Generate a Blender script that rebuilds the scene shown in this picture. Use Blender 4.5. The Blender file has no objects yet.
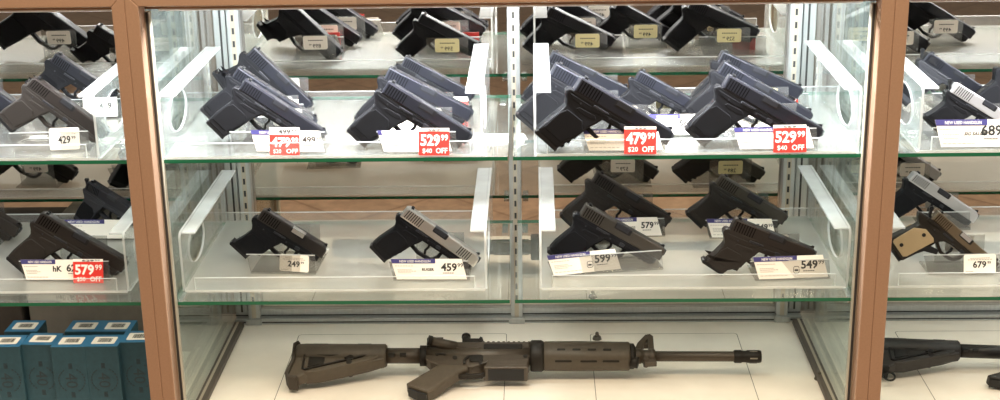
import bpy, bmesh, math
from mathutils import Vector, Matrix
from math import sin, cos, tan, pi, radians as R

SC = bpy.context.scene
COL = SC.collection
# ------------------------------------------------------------------ camera
F, CX, CY, CZ = 1450.93, 0.0439, -2.3557, 0.6995
YAW, PIT, ROL = -0.0266, 0.3193, -0.0163
fw = Vector((sin(YAW)*cos(PIT), cos(YAW)*cos(PIT), -sin(PIT)))
r0 = Vector((cos(YAW), -sin(YAW), 0)); u0 = r0.cross(fw)
rt = cos(ROL)*r0 + sin(ROL)*u0
up = -sin(ROL)*r0 + cos(ROL)*u0
CAM = Vector((CX, CY, CZ))
cd = bpy.data.cameras.new('camera'); cam = bpy.data.objects.new('camera', cd); COL.objects.link(cam)
cd.sensor_width = 36; cd.lens = F/1000*36; cd.clip_start = .05
cam.matrix_world = Matrix(((rt.x, up.x, -fw.x, CX), (rt.y, up.y, -fw.y, CY), (rt.z, up.z, -fw.z, CZ), (0, 0, 0, 1)))
SC.camera = cam
def ray(x, y): return fw + rt*((x-500)/F) - up*((y-200)/F)
def on_z(x, y, z):
    d = ray(x, y); return CAM + d*((z-CZ)/d.z)
# ------------------------------------------------------------------ world, lights, exposure
W = bpy.data.worlds.new('store_ambient'); SC.world = W; W.use_nodes = True
W.node_tree.nodes['Background'].inputs[0].default_value = (1, .84, .68, 1)
W.node_tree.nodes['Background'].inputs[1].default_value = .26
SC.view_settings.view_transform = 'Standard'; SC.view_settings.look = 'None'
SC.view_settings.gamma = 1; SC.view_settings.exposure = 0.0; SC.view_settings.use_curve_mapping = False
SC.cycles.max_bounces = 14; SC.cycles.transparent_max_bounces = 48; SC.cycles.glossy_bounces = 6
SC.cycles.diffuse_bounces = 4; SC.cycles.transmission_bounces = 6
SC.cycles.caustics_reflective = True
SC.cycles.sample_clamp_indirect = 14; SC.cycles.use_denoising = True
def area(name, loc, rot, sx, sy, power, color):
    l = bpy.data.lights.new(name, 'AREA'); l.shape = 'RECTANGLE'; l.size = sx; l.size_y = sy
    l.energy = power; l.color = color
    o = bpy.data.objects.new(name, l); o.location = loc; o.rotation_euler = rot; COL.objects.link(o); return o
PITCH = 1.236
ZL, ZF = -.2638, -.5132
MIR = .507
for cx in (-PITCH, 0, PITCH):                 # the cool LED strip under each case's top rail
    area('case_led_light', (cx, .016, .250), (R(24), 0, 0), 1.12, .022, {0: 29, -PITCH: 12, PITCH: 18}[cx], (.92, .97, 1))
area('store_ceiling_light', (-.6, -1.35, 1.75), (R(22), 0, R(8)), 1.6, .35, 52, (1, .83, .62))
area('store_ceiling_light', (1.0, -1.5, 1.75), (R(24), 0, R(-8)), 1.2, .35, 44, (1, .83, .62))
# ------------------------------------------------------------------ materials
def newmat(n):
    m = bpy.data.materials.new(n); m.use_nodes = True
    nt = m.node_tree; b = nt.nodes.get('Principled BSDF'); return m, nt, b
def pm(n, col, rough=.5, metal=0, noise=0, nscale=60, bump=0, spec=.5, stretch=None):
    m, nt, b = newmat(n)
    b.inputs['Base Color'].default_value = (*col, 1); b.inputs['Roughness'].default_value = rough
    b.inputs['Metallic'].default_value = metal; b.inputs['Specular IOR Level'].default_value = spec
    if noise or bump:
        tc = nt.nodes.new('ShaderNodeTexCoord'); mp = nt.nodes.new('ShaderNodeMapping'); tx = nt.nodes.new('ShaderNodeTexNoise')
        nt.links.new(tc.outputs['Object'], mp.inputs[0]); nt.links.new(mp.outputs[0], tx.inputs[0])
        tx.inputs['Scale'].default_value = nscale; tx.inputs['Detail'].default_value = 4
        if stretch: mp.inputs['Scale'].default_value = stretch
        if noise:
            cr = nt.nodes.new('ShaderNodeValToRGB')
            cr.color_ramp.elements[0].color = (*[c*(1-noise) for c in col], 1); cr.color_ramp.elements[1].color = (*[min(1, c*(1+noise)) for c in col], 1)
            cr.color_ramp.elements[0].position = .3; cr.color_ramp.elements[1].position = .7
            nt.links.new(tx.outputs[0], cr.inputs[0]); nt.links.new(cr.outputs[0], b.inputs['Base Color'])
        if bump:
            bp = nt.nodes.new('ShaderNodeBump'); bp.inputs['Strength'].default_value = bump; bp.inputs['Distance'].default_value = .0006
            nt.links.new(tx.outputs[0], bp.inputs['Height']); nt.links.new(bp.outputs[0], b.inputs['Normal'])
    return m
def glassmat(n, tint, haze=0, hazecol=(.9, .95, .95), rough=.02, refl=.9, base=.04):
    m = bpy.data.materials.new(n); m.use_nodes = True; nt = m.node_tree; nt.nodes.clear()
    N = nt.nodes.new; L = nt.links.new
    out = N('ShaderNodeOutputMaterial'); tr = N('ShaderNodeBsdfTransparent'); tr.inputs[0].default_value = (*tint, 1)
    gl = N('ShaderNodeBsdfGlossy'); gl.inputs['Roughness'].default_value = rough; gl.inputs[0].default_value = (.95, .98, .97, 1)
    lw = N('ShaderNodeLayerWeight'); lw.inputs[0].default_value = .5
    pw = N('ShaderNodeMath'); pw.operation = 'POWER'; pw.inputs[1].default_value = 5; L(lw.outputs['Facing'], pw.inputs[0])
    ma = N('ShaderNodeMath'); ma.operation = 'MULTIPLY_ADD'; ma.inputs[1].default_value = refl; ma.inputs[2].default_value = base; L(pw.outputs[0], ma.inputs[0])
    mx = N('ShaderNodeMixShader'); L(ma.outputs[0], mx.inputs[0]); L(tr.outputs[0], mx.inputs[1]); L(gl.outputs[0], mx.inputs[2])
    last = mx
    if haze:
        df = N('ShaderNodeBsdfDiffuse'); df.inputs[0].default_value = (*hazecol, 1)
        tl = N('ShaderNodeBsdfTranslucent'); tl.inputs[0].default_value = (*hazecol, 1)
        m2 = N('ShaderNodeMixShader'); m2.inputs[0].default_value = .35; L(df.outputs[0], m2.inputs[1]); L(tl.outputs[0], m2.inputs[2])
        m3 = N('ShaderNodeMixShader')
        tc = N('ShaderNodeTexCoord'); tx = N('ShaderNodeTexNoise'); tx.inputs['Scale'].default_value = 9; tx.inputs['Detail'].default_value = 5
        L(tc.outputs['Object'], tx.inputs[0])
        hm = N('ShaderNodeMapRange'); hm.inputs[1].default_value = .3; hm.inputs[2].default_value = .7; hm.inputs[3].default_value = haze*.8; hm.inputs[4].default_value = min(1, haze*1.2)
        L(tx.outputs[0], hm.inputs[0]); L(hm.outputs[0], m3.inputs[0])
        L(mx.outputs[0], m3.inputs[1]); L(m2.outputs[0], m3.inputs[2]); last = m3
    L(last.outputs[0], out.inputs[0]); return m
M = dict(
    bronze=pm('bronze_anodised', (.40, .245, .160), .45, .3, .05, 300, .12),
    channel=pm('channel_grey', (.50, .45, .36), .4, .3),
    alu=pm('aluminium', (.52, .54, .54), .35, .75, .06, 200, 0, .5, (1, 1, .05)),
    slot=pm('slot_dark', (.03, .03, .03), .7),
    deck=pm('deck_white', (.90, .84, .745), .38, 0, .04, 14, .03),
    laminate=pm('base_laminate', (.30, .17, .10), .5, 0, .15, 18, 0, .5, (1, 1, 6)),
    seam=pm('seam_dark', (.22, .19, .15), .8),
    glass=glassmat('side_glass', (.955, .98, .972), .015, (.80, .9, .88)),
    shelf=glassmat('shelf_glass', (.982, .990, .982), .04, (.85, .95, .92)),
    sedge=pm('glass_edge_green', (.008, .13, .065), .12, 0, 0, 0, 0, .8),
    acr=glassmat('acrylic', (.97, .98, .98), .07, (.95, .97, .97)),
    acrbase=glassmat('acrylic_upper_glare', (.985, .988, .982), .06, (.95, .95, .94), .27, .6, .36),  # haze and sheen set for the white LED glare on upper bases
    acrbase2=glassmat('acrylic_lower_haze', (.985, .988, .982), .15, (.95, .93, .88), .34, .6, .22),  # same acrylic; its haze paints the lower bases lighter, not dustier
    acrflange=glassmat('acrylic_flange', (.97, .98, .98), .40, (.95, .97, .98)),  # white haze stands for the specular light on the flange tops
    acredge=glassmat('acrylic_edge', (.95, .97, .97), .5, (.97, .98, .98), .1),
    stand=glassmat('acrylic_stand', (.80, .80, .79), .05, (.9, .9, .9)),
    card=pm('card_white', (.86, .80, .72), .55),
    yellow=pm('card_yellow', (.82, .74, .42), .55),
    red=pm('tag_red', (.72, .03, .02), .5),
    navy=pm('band_navy', (.045, .04, .17), .5),
    ink=pm('ink_black', (.02, .02, .02), .6),
    inkg=pm('ink_grey', (.42, .38, .34), .6),
    inkw=pm('ink_white', (.9, .86, .82), .6),
    slide=pm('slide_gunmetal', (.011, .0115, .0165), .40, .1, .05, 500, .05, .32),
    slide2=pm('slide_brown_black', (.026, .021, .019), .40, .4, .05, 500, .05),
    slidefde=pm('slide_grey_brown', (.062, .054, .045), .45, .5, .05, 500, .05),
    steel=pm('slide_stainless', (.60, .58, .55), .30, .85, .03, 300, .04, .5, (1, 1, 12)),
    silver=pm('slide_silver', (.50, .49, .50), .4, .7),
    tanslide=pm('slide_tan', (.12, .088, .055), .45, .3),
    frame=pm('polymer_black', (.006, .006, .0075), .55, 0, .1, 800, .15, .17),
    framebrown=pm('polymer_brown_black', (.016, .0125, .0105), .55, 0, .1, 800, .15, .35),
    framegrey=pm('polymer_charcoal', (.022, .022, .027), .5, 0, .1, 800, .15, .4),
    grip=pm('polymer_grip', (.006, .006, .0075), .7, 0, .15, 1600, .6, .14),
    tan=pm('grip_tan', (.34, .25, .14), .6, 0, .1, 900, .3),
    dark=pm('part_black', (.009, .009, .010), .45, spec=.3),
    hood=pm('barrel_dark_steel', (.035, .036, .043), .35, .5),
    bright=pm('barrel_bright', (.62, .60, .57), .3, .85),
    groove=pm('groove_shade', (.003, .003, .003), .9, spec=.05),  # near-black strips stand for the shade inside slide serrations
    dot=pm('sight_dot', (.8, .8, .78), .5),
    orange=pm('decal_orange', (.75, .32, .2), .6),
    fde=pm('rifle_earth', (.072, .056, .038), .55, 0, .08, 120, .1),
    fdemetal=pm('rifle_earth_metal', (.068, .052, .037), .42, .25, .06, 160, .05),
    fdedark=pm('rifle_dark', (.016, .013, .010), .5, 0, .1, 150, 0, .25),
    fderub=pm('rifle_pad', (.05, .04, .03), .8),
    rblack=pm('rifle_black', (.020, .018, .018), .5, 0, .1, 120, .1),
    rblackm=pm('rifle_black_metal', (.026, .023, .022), .42, .25),
    boxblue=pm('ammo_blue_shaded', (.018, .062, .085), .6, 0, .12, 90),  # box sides painted darker for the low light; top kept brighter
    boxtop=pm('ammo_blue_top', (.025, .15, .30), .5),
    boxink=pm('ammo_ink', (.02, .035, .045), .6),
    greybrd=pm('board_grey', (.17, .145, .12), .7, 0, .1, 30),
    rubber=pm('rubber_grey', (.10, .085, .07), .6),
    clip=pm('chrome_clip', (.7, .7, .7), .2, .9),
    led=pm('led_housing', (.75, .77, .78), .4),
)
mm, nt, b = newmat('mirror'); b.inputs['Base Color'].default_value = (.65, .61, .56, 1); b.inputs['Metallic'].default_value = 1; b.inputs['Roughness'].default_value = .015; M['mirror'] = mm
# ------------------------------------------------------------------ mesh helpers
def box(bm, x0, x1, y0, y1, z0, z1, bev=0, mi=0, segs=2):
    t = bmesh.new()
    bmesh.ops.create_cube(t, size=1)
    for v in t.verts: v.co = Vector((x0+(v.co.x+.5)*(x1-x0), y0+(v.co.y+.5)*(y1-y0), z0+(v.co.z+.5)*(z1-z0)))
    if bev: bmesh.ops.bevel(t, geom=t.edges[:], offset=bev, segments=segs, profile=.5, affect='EDGES')
    merge(bm, t, mi)
def merge(bm, t, mi=None, mat=None, smooth=None):
    if mat is not None: bmesh.ops.transform(t, matrix=mat, verts=t.verts)
    mp = {}
    for v in t.verts: mp[v] = bm.verts.new(v.co)
    for f in t.faces:
        try: g = bm.faces.new([mp[v] for v in f.verts])
        except ValueError: continue
        g.material_index = f.material_index if mi is None else mi
        g.smooth = f.smooth if smooth is None else smooth
    t.free()
def prism(bm, pts, y0, y1, bev=0, segs=2, mi=0, mat=None, taper=None):
    """outline in the x-z plane pushed through y0..y1, cap edges rounded"""
    t = bmesh.new()
    a = [t.verts.new((x, y0, z)) for x, z in pts]; b_ = [t.verts.new((x, y1, z)) for x, z in pts]
    n = len(pts); caps = [t.faces.new(a), t.faces.new(b_[::-1])]
    for i in range(n): t.faces.new((a[i], b_[i], b_[(i+1) % n], a[(i+1) % n]))
    bmesh.ops.recalc_face_normals(t, faces=t.faces)
    if bev:
        es = list({e for f in caps for e in f.edges})
        bmesh.ops.bevel(t, geom=es, offset=bev, segments=segs, profile=.5, affect='EDGES', clamp_overlap=True)
    if taper:
        for v in t.verts: v.co.y *= taper(v.co.x, v.co.z)
    merge(bm, t, mi, mat)
def cyl(bm, p0, p1, r0_, r1_=None, n=20, mi=0, caps=True):
    p0 = Vector(p0); p1 = Vector(p1); r1_ = r0_ if r1_ is None else r1_
    t = bmesh.new(); d = p1-p0
    bmesh.ops.create_cone(t, cap_ends=caps, segments=n, radius1=r0_, radius2=r1_, depth=d.length)
    for f in t.faces: f.smooth = len(f.verts) == 4
    q = Vector((0, 0, 1)).rotation_difference(d.normalized()).to_matrix().to_4x4()
    merge(bm, t, mi, Matrix.Translation((p0+p1)/2) @ q)
def lathe_x(bm, prof, n=24, sq=0, mi=0):
    """profile (x, r) turned about the x axis; sq>0 makes the section squarer"""
    t = bmesh.new(); rings = []
    for x, r in prof:
        ring = []
        for k in range(n):
            a = 2*pi*k/n; c, s = cos(a), sin(a)
            if sq:
                e = 2+sq; q = (abs(c)**e+abs(s)**e)**(-1/e)
            else: q = 1
            ring.append(t.verts.new((x, r*q*c, r*q*s)))
        rings.append(ring)
    for a_, b_ in zip(rings, rings[1:]):
        for k in range(n):
            f = t.faces.new((a_[k], a_[(k+1) % n], b_[(k+1) % n], b_[k])); f.smooth = True
    t.faces.new(rings[0]); t.faces.new(rings[-1][::-1])
    bmesh.ops.recalc_face_normals(t, faces=t.faces); merge(bm, t, mi)
def strip(pts, w):
    """closed outline of a bent bar of width w along a polyline"""
    L, Rr = [], []
    P = [Vector(p) for p in pts]
    for i, p in enumerate(P):
        d = (P[min(i+1, len(P)-1)]-P[max(i-1, 0)]).normalized(); nrm = Vector((-d.y, d.x))
        L.append(tuple(p+nrm*w/2)); Rr.append(tuple(p-nrm*w/2))
    return L+Rr[::-1]
def arc(cx, cz, r, a0, a1, n=8): return [(cx+r*cos(R(a0+(a1-a0)*i/n)), cz+r*sin(R(a0+(a1-a0)*i/n))) for i in range(n+1)]
def rrect(x0, x1, z0, z1, r, n=4):
    return arc(x1-r, z1-r, r, 0, 90, n)+arc(x0+r, z1-r, r, 90, 180, n)+arc(x0+r, z0+r, r, 180, 270, n)+arc(x1-r, z0+r, r, 270, 360, n)
def mesh(bm, name, *mats):
    me = bpy.data.meshes.new(name); bm.normal_update(); bm.to_mesh(me); bm.free()
    for m in mats: me.materials.append(m if not isinstance(m, str) else M[m])
    return me
def link(name, data, parent=None, mat=None):
    o = bpy.data.objects.new(name, data); COL.objects.link(o)
    if parent: o.parent = parent
    if mat is not None: o.matrix_local = mat
    return o
def obj(name, bm, mats, parent=None, mat=None, label=None):
    o = link(name, mesh(bm, name, *([mats] if isinstance(mats, str) else mats)), parent, mat)
    if label: o['label'] = label
    return o
def tag(o, label, cat, group=None):
    o['label'] = label; o['category'] = cat
    if group: o['group'] = group
    return o
def thing(name, label, cat, mat=None, group=None):
    o = bpy.data.objects.new(name, None); o.empty_display_size = .02; COL.objects.link(o)
    if mat is not None: o.matrix_world = mat
    return tag(o, label, cat, group)
def B(): return bmesh.new()
_tc = {}
def text_bm(s, h, bold=.0, x=0, z=0, y=0, align='L', width=None, italic=0):
    """flat lettering of cap height h in the x-z plane, facing -y"""
    key = (s, bold)
    if key not in _tc:
        c = bpy.data.curves.new('lettering', 'FONT'); c.body = s; c.size = 1; c.offset = bold; c.resolution_u = 2
        o = bpy.data.objects.new('lettering', c); COL.objects.link(o)
        bpy.context.view_layer.update()
        me = bpy.data.meshes.new_from_object(o); bpy.data.objects.remove(o)
        _tc[key] = ([v.co.copy() for v in me.vertices], [list(p.vertices) for p in me.polygons])
        bpy.data.meshes.remove(me)
    vs, fs = _tc[key]
    mnx = min(v.x for v in vs); mxx = max(v.x for v in vs)
    k = h/.70; kx = k if width is None else width/(mxx-mnx)
    w = (mxx-mnx)*kx; off = {'L': 0, 'C': -w/2, 'R': -w}[align]
    t = bmesh.new(); nv = [t.verts.new((x+off+(v.x-mnx)*kx+italic*v.y*k, y, z+v.y*k)) for v in vs]
    for f in fs:
        try: t.faces.new([nv[i] for i in f])
        except ValueError: pass
    return t, w
def text(bm, *a, **k):
    mi = k.pop('mi', 0)
    t, w = text_bm(*a, **k); merge(bm, t, mi); return w
def flat(bm, x0, x1, z0, z1, y, mi=0, t=.0002): box(bm, x0, x1, y-t, y+t, z0, z1, 0, mi)

# ------------------------------------------------------------------ store floor (seen in the mirrors)
def floor_mat():
    m, nt, b = newmat('store_floor_tile'); N = nt.nodes.new; L = nt.links.new
    tc = N('ShaderNodeTexCoord'); mp = N('ShaderNodeMapping'); mp.inputs['Rotation'].default_value = (0, 0, R(45)); L(tc.outputs['Object'], mp.inputs[0])
    br = N('ShaderNodeTexBrick'); br.offset = 0; br.inputs['Scale'].default_value = 1
    br.inputs['Brick Width'].default_value = .4; br.inputs['Row Height'].default_value = .4; br.inputs['Mortar Size'].default_value = .006
    br.inputs['Color1'].default_value = (.42, .30, .205, 1); br.inputs['Color2'].default_value = (.36, .25, .17, 1); br.inputs['Mortar'].default_value = (.25, .16, .1, 1)
    L(mp.outputs[0], br.inputs[0])
    nz = N('ShaderNodeTexNoise'); nz.inputs['Scale'].default_value = 26; nz.inputs['Detail'].default_value = 6; L(tc.outputs['Object'], nz.inputs[0])
    cr = N('ShaderNodeValToRGB'); cr.color_ramp.elements[0].position = .35; cr.color_ramp.elements[1].position = .7
    cr.color_ramp.elements[0].color = (.8, .8, .8, 1); cr.color_ramp.elements[1].color = (1.2, 1.2, 1.2, 1); L(nz.outputs[0], cr.inputs[0])
    mx = N('ShaderNodeMix'); mx.data_type = 'RGBA'; mx.blend_type = 'MULTIPLY'; mx.inputs[0].default_value = 1
    L(br.outputs[0], mx.inputs[6]); L(cr.outputs[0], mx.inputs[7]); L(mx.outputs[2], b.inputs['Base Color']); b.inputs['Roughness'].default_value = .3
    return m
M['storefloor'] = floor_mat()
ZS = -.86
t = B(); box(t, -6, 6, -9, 1.2, ZS-.05, ZS); o = obj('floor', t, 'storefloor'); o['kind'] = 'structure'
M['wall'] = pm('store_wall', (.33, .25, .19), .7, 0, .08, 3)
t = B(); box(t, -6, 6, 1.2, 1.3, ZS-.05, 2.6); o = obj('wall_back', t, 'wall'); o['kind'] = 'structure'

# ------------------------------------------------------------------ display cases
def plank(bm, xs, z0, z1, cut=0): pass
def build_case():
    P = []   # (part, mesh, children)
    hw = .618; xi = .596
    def post(s):
        t = B(); prism(t, [(s*xi, ZS+.09), (s*hw, ZS+.09), (s*hw, .292), (s*xi, .270)], -.05, -.010, .0016)
        return mesh(t, 'post', 'bronze')
    def chan(s):
        t = B(); a, c = sorted((s*.5885, s*.5965)); box(t, a, c, -.018, -.002, ZF, .255, .001)
        box(t, min(s*.590, s*.594), max(s*.590, s*.594), -.0195, -.0175, ZF, .255, 0, 1)
        return mesh(t, 'glazing_channel', 'channel', 'slot')
    for s in (-1, 1):
        P.append(('post', post(s))); P.append(('glazing_channel', chan(s)))
        t = B(); a, c = sorted((s*.600, s*.606)); box(t, a, c, -.008, .5, ZF-.005, .256); P.append(('side_glass', mesh(t, 'side_glass', 'glass')))
        t = B(); a, c = sorted((s*.578, s*.599)); box(t, a, c, .03, .47, ZF, ZF+.011, .002)
        box(t, min(s*.588, s*.593), max(s*.588, s*.593), .03, .47, ZF+.0105, ZF+.0115, 0, 1); P.append(('glass_channel', mesh(t, 'glass_channel', 'rubber', 'channel')))
    # mitred top rail with a lighter lip
    t = B()
    prism(t, [(-hw, .3), (hw, .3), (hw, .292), (xi, .270), (-xi, .270), (-hw, .292)], -.05, -.010, .0016)
    P.append(('top_rail', mesh(t, 'top_rail', 'bronze')))
    t = B(); box(t, -xi, xi, -.012, -.002, .2625, .2665, .0008); P.append(('rail_lip', mesh(t, 'rail_lip', 'channel')))
    t = B(); box(t, -hw, hw, -.05, MIR+.03, .3, .325, .004); box(t, -hw+.002, hw-.002, -.008, MIR+.028, .258, .301); P.append(('counter_top', mesh(t, 'counter_top', 'laminate')))
    t = B(); box(t, -.58, .58, .008, .024, .2515, .2580, .002)
    for i in range(36): box(t, -.565+i*.0323-.003, -.565+i*.0323+.003, .013, .019, .2508, .2518, .0006, 1)
    P.append(('led_strip', mesh(t, 'led_strip', 'led', 'inkw')))
    # deck, its removable boards, and the base below
    t = B(); box(t, -hw, hw, -.012, MIR+.03, ZF-.02, ZF); P.append(('deck', mesh(t, 'deck', 'deck')))
    for x0, x1, y0, y1 in ((-.455, -.02, .02, .425), (.152, .456, .02, .42)):
        t = B(); e = .0013
        prism_pts = rrect(x0, x1, y0, y1, .008, 4)
        n = len(prism_pts); inner = rrect(x0+e, x1-e, y0+e, y1-e, .007, 4)
        a = [t.verts.new((x, y, ZF+.0004)) for x, y in prism_pts]; c = [t.verts.new((x, y, ZF+.0004)) for x, y in inner]
        for i in range(n): t.faces.new((a[i], a[(i+1) % n], c[(i+1) % n], c[i]))
        P.append(('deck_seam', mesh(t, 'deck_seam', 'seam')))
    t = B(); box(t, -hw, hw, -.05, -.012, ZF-.055, ZF-.012, .0016); P.append(('bottom_rail', mesh(t, 'bottom_rail', 'bronze')))
    t = B(); box(t, -hw, hw, -.03, MIR+.03, ZS, ZF-.02, .003); P.append(('base_cabinet', mesh(t, 'base_cabinet', 'laminate')))
    # mirrored sliding doors at the back
    for s, yo in ((-1, 0), (1, .0)):
        t = B(); a, c = sorted((s*.001, s*.6)); box(t, a, c, MIR, MIR+.005, ZF+.028, .256); P.append(('mirror_door', mesh(t, 'mirror_door', 'mirror'), ))
        t = B(); a, c = sorted((s*.574, s*.5995)); box(t, a, c, MIR-.016, MIR-.001, ZF+.024, .256, .002)
        a, c = sorted((s*.583, s*.587)); box(t, a, c, MIR-.0168, MIR-.0155, ZF+.024, .256, 0, 1)
        P.append(('door_stile', mesh(t, 'door_stile', 'alu', 'slot')))
    t = B(); box(t, -.6, .6, MIR-.028, MIR+.012, ZF, ZF+.012, .0015); box(t, -.6, .6, MIR-.010, MIR+.012, ZF+.010, ZF+.028, .0015)
    box(t, -.6, .6, MIR-.0285, MIR-.0275, ZF+.004, ZF+.0065, 0, 1); box(t, -.6, .6, MIR-.0105, MIR-.0095, ZF+.013, ZF+.0155, 0, 1)
    P.append(('door_track', mesh(t, 'door_track', 'alu', 'slot')))
    for x in (-.5585, 0, .5585):
        t = B(); y = MIR-.024
        box(t, x-.0125, x+.0125, y, y+.022, ZF+.012, .256, .0015)
        box(t, x-.0045, x+.0045, y-.0004, y+.001, ZF+.012, .256, 0, 2)
        z = ZF+.05
        while z < .24:
            box(t, x-.0022, x+.0022, y-.0008, y+.001, z, z+.0125, 0, 1); z += .0262
        box(t, x-.017, x+.017, y-.010, y+.024, ZF+.0005, ZF+.013, .002)
        P.append(('shelf_standard', mesh(t, 'shelf_standard', 'alu', 'slot', 'channel')))
    return P
CASE = build_case()
for cx, lb in ((-PITCH, 'bronze framed glass display case left of the left double post'), (0, 'bronze framed glass display case in the middle with the tan rifle'),
               (PITCH, 'bronze framed glass display case right of the right double post')):
    root = thing('display_case', lb, 'display case', Matrix.Translation((cx, 0, ZS)), 'row of display cases')
    for n, me in CASE: link(n, me, root, Matrix.Translation((0, 0, -ZS)))

# glass shelves, brackets under them, acrylic trays
def shelf_mesh(s):
    t = B(); x0, x1 = sorted((s*.0045, s*.5985)); y1 = .426
    box(t, x0, x1, 0, y1, -.0065, 0)
    for f in t.faces:
        if abs(f.calc_center_median().z+.00325) < .0028: f.material_index = 1
    return mesh(t, 'glass_shelf', 'shelf', 'sedge')
SH = {-1: shelf_mesh(-1), 1: shelf_mesh(1)}
def clip_mesh():
    t = B(); box(t, -.006, .006, 0, .055, -.0145, -.0067, .0012); cyl(t, (0, .012, -.0105), (0, .012, -.0066), .0055, n=12)
    return mesh(t, 'shelf_clip', 'clip')
CLIP = clip_mesh()
def tray_parts(W_, D, H, bm_):
    """bent acrylic tray, origin at front left foot; x 0..W_, y 0..D"""
    T = .004; out = []
    t = B(); box(t, T, W_-T, .0005, D, 0, T); box(t, T, W_-T, -.0005, .0005, 0, T, 0, 1); out.append(('base', mesh(t, 'base', bm_, 'acredge')))
    for s in (0, 1):
        x0 = 0 if s == 0 else W_-T; x1 = x0+T
        # side wall with an oval finger hole, in the y-z plane
        outer = [(D, 0), (D, H)]+[(0+.010, H)]+arc(.012, H-.012, .012, 100, 180, 5)+[(0, .010)]+arc(.010, .010, .010, 190, 260, 4)+[(.02, 0)]
        hole = [(.120+.062*cos(2*pi*k/24), H*.50+.036*sin(2*pi*k/24)) for k in range(24)]
        t = B()
        for xx in (x0, x1):
            vo = [t.verts.new((xx, y, z)) for y, z in outer]; vh = [t.verts.new((xx, y, z)) for y, z in hole]
            eo = [t.edges.new((vo[i], vo[(i+1) % len(vo)])) for i in range(len(vo))]; eh = [t.edges.new((vh[i], vh[(i+1) % len(vh)])) for i in range(len(vh))]
            bmesh.ops.triangle_fill(t, edges=eo+eh, use_beauty=True, normal=(1, 0, 0))
        for pts, mi in ((outer, 1), (hole, 1)):
            n = len(pts)
            va = [t.verts.new((x0, y, z)) for y, z in pts]; vb = [t.verts.new((x1, y, z)) for y, z in pts]
            for i in range(n): t.faces.new((va[i], va[(i+1) % n], vb[(i+1) % n], vb[i])).material_index = mi
        bmesh.ops.remove_doubles(t, verts=t.verts, dist=1e-5); bmesh.ops.recalc_face_normals(t, faces=t.faces)
        out.append(('side_wall', mesh(t, 'side_wall', 'acr', 'acredge')))
        t = B(); f0, f1 = (T, .029) if s == 0 else (W_-.029, W_-T)
        box(t, f0, f1, .006, D, H-T, H, .0012); out.append(('flange', mesh(t, 'flange', 'acrflange')))
    t = B(); lip = .027
    box(t, .022, W_-.022, 0, .003, T, lip, .0006)
    box(t, .022, W_-.022, 0, .003, lip-.0003, lip+.0003, 0, 1); box(t, .022, .0232, 0, .003, T, lip, 0, 1); box(t, W_-.0232, W_-.022, 0, .003, T, lip, 0, 1)
    out.append(('front_lip', mesh(t, 'front_lip', 'acr', 'acredge')))
    t = B(); box(t, T, W_-T, D-.003, D, T, .022); box(t, T, W_-T, D-.003, D, .0208, .0224, 0, 1); out.append(('back_lip', mesh(t, 'back_lip', 'acr', 'acredge')))
    return out
TW = .545; TD = .380
TRAYS = {'upper': tray_parts(TW, TD, .112, 'acrbase'), 'lower': tray_parts(TW, TD, .112, 'acrbase2')}
names = {-PITCH: 'left case', 0: 'middle case', PITCH: 'right case'}
TB = .0041       # top of a tray base above its shelf
for cx in (-PITCH, 0, PITCH):
    for z, lv in ((0, 'upper'), (ZL, 'lower')):
        for s, sd in ((-1, 'left'), (1, 'right')):
            if (cx < 0 and s < 0) or (cx > 0 and s > 0): continue
            o = link('glass_shelf', SH[s], None, Matrix.Translation((cx, -.009 if lv == 'upper' else 0, z)))
            tag(o, f'{lv} green-edged glass shelf, {sd} half of the {names[cx]}', 'shelf', 'glass shelves')
            for xx, yy_, wh in ((.5925, .012, 'at its front outer corner'), (.5925, .36, 'at its back outer corner'), (.020, .37, 'by the slotted upright')):
                c = link('shelf_clip', CLIP, None, Matrix.Translation((cx+s*xx, yy_, z)))
                tag(c, f'chrome clip under the {lv} {sd} shelf of the {names[cx]}, {wh}', 'clip', 'chrome shelf clips')
            x0 = {(0, -1): -.590, (0, 1): .040 if lv == 'upper' else .048, (PITCH, -1): .683 if lv == 'upper' else .659, (-PITCH, 1): -1.243 if lv == 'upper' else -1.231}[(cx, s)]
            y0 = {'upper': -.006, 'lower': .045}[lv]
            tr = thing('acrylic_tray', f'clear acrylic display tray on the {lv} shelf, {sd} half of the {names[cx]}', 'display tray', Matrix.Translation((x0, y0, z)), 'acrylic trays')
            for n, me in TRAYS[lv]: link(n, me, tr)

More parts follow.
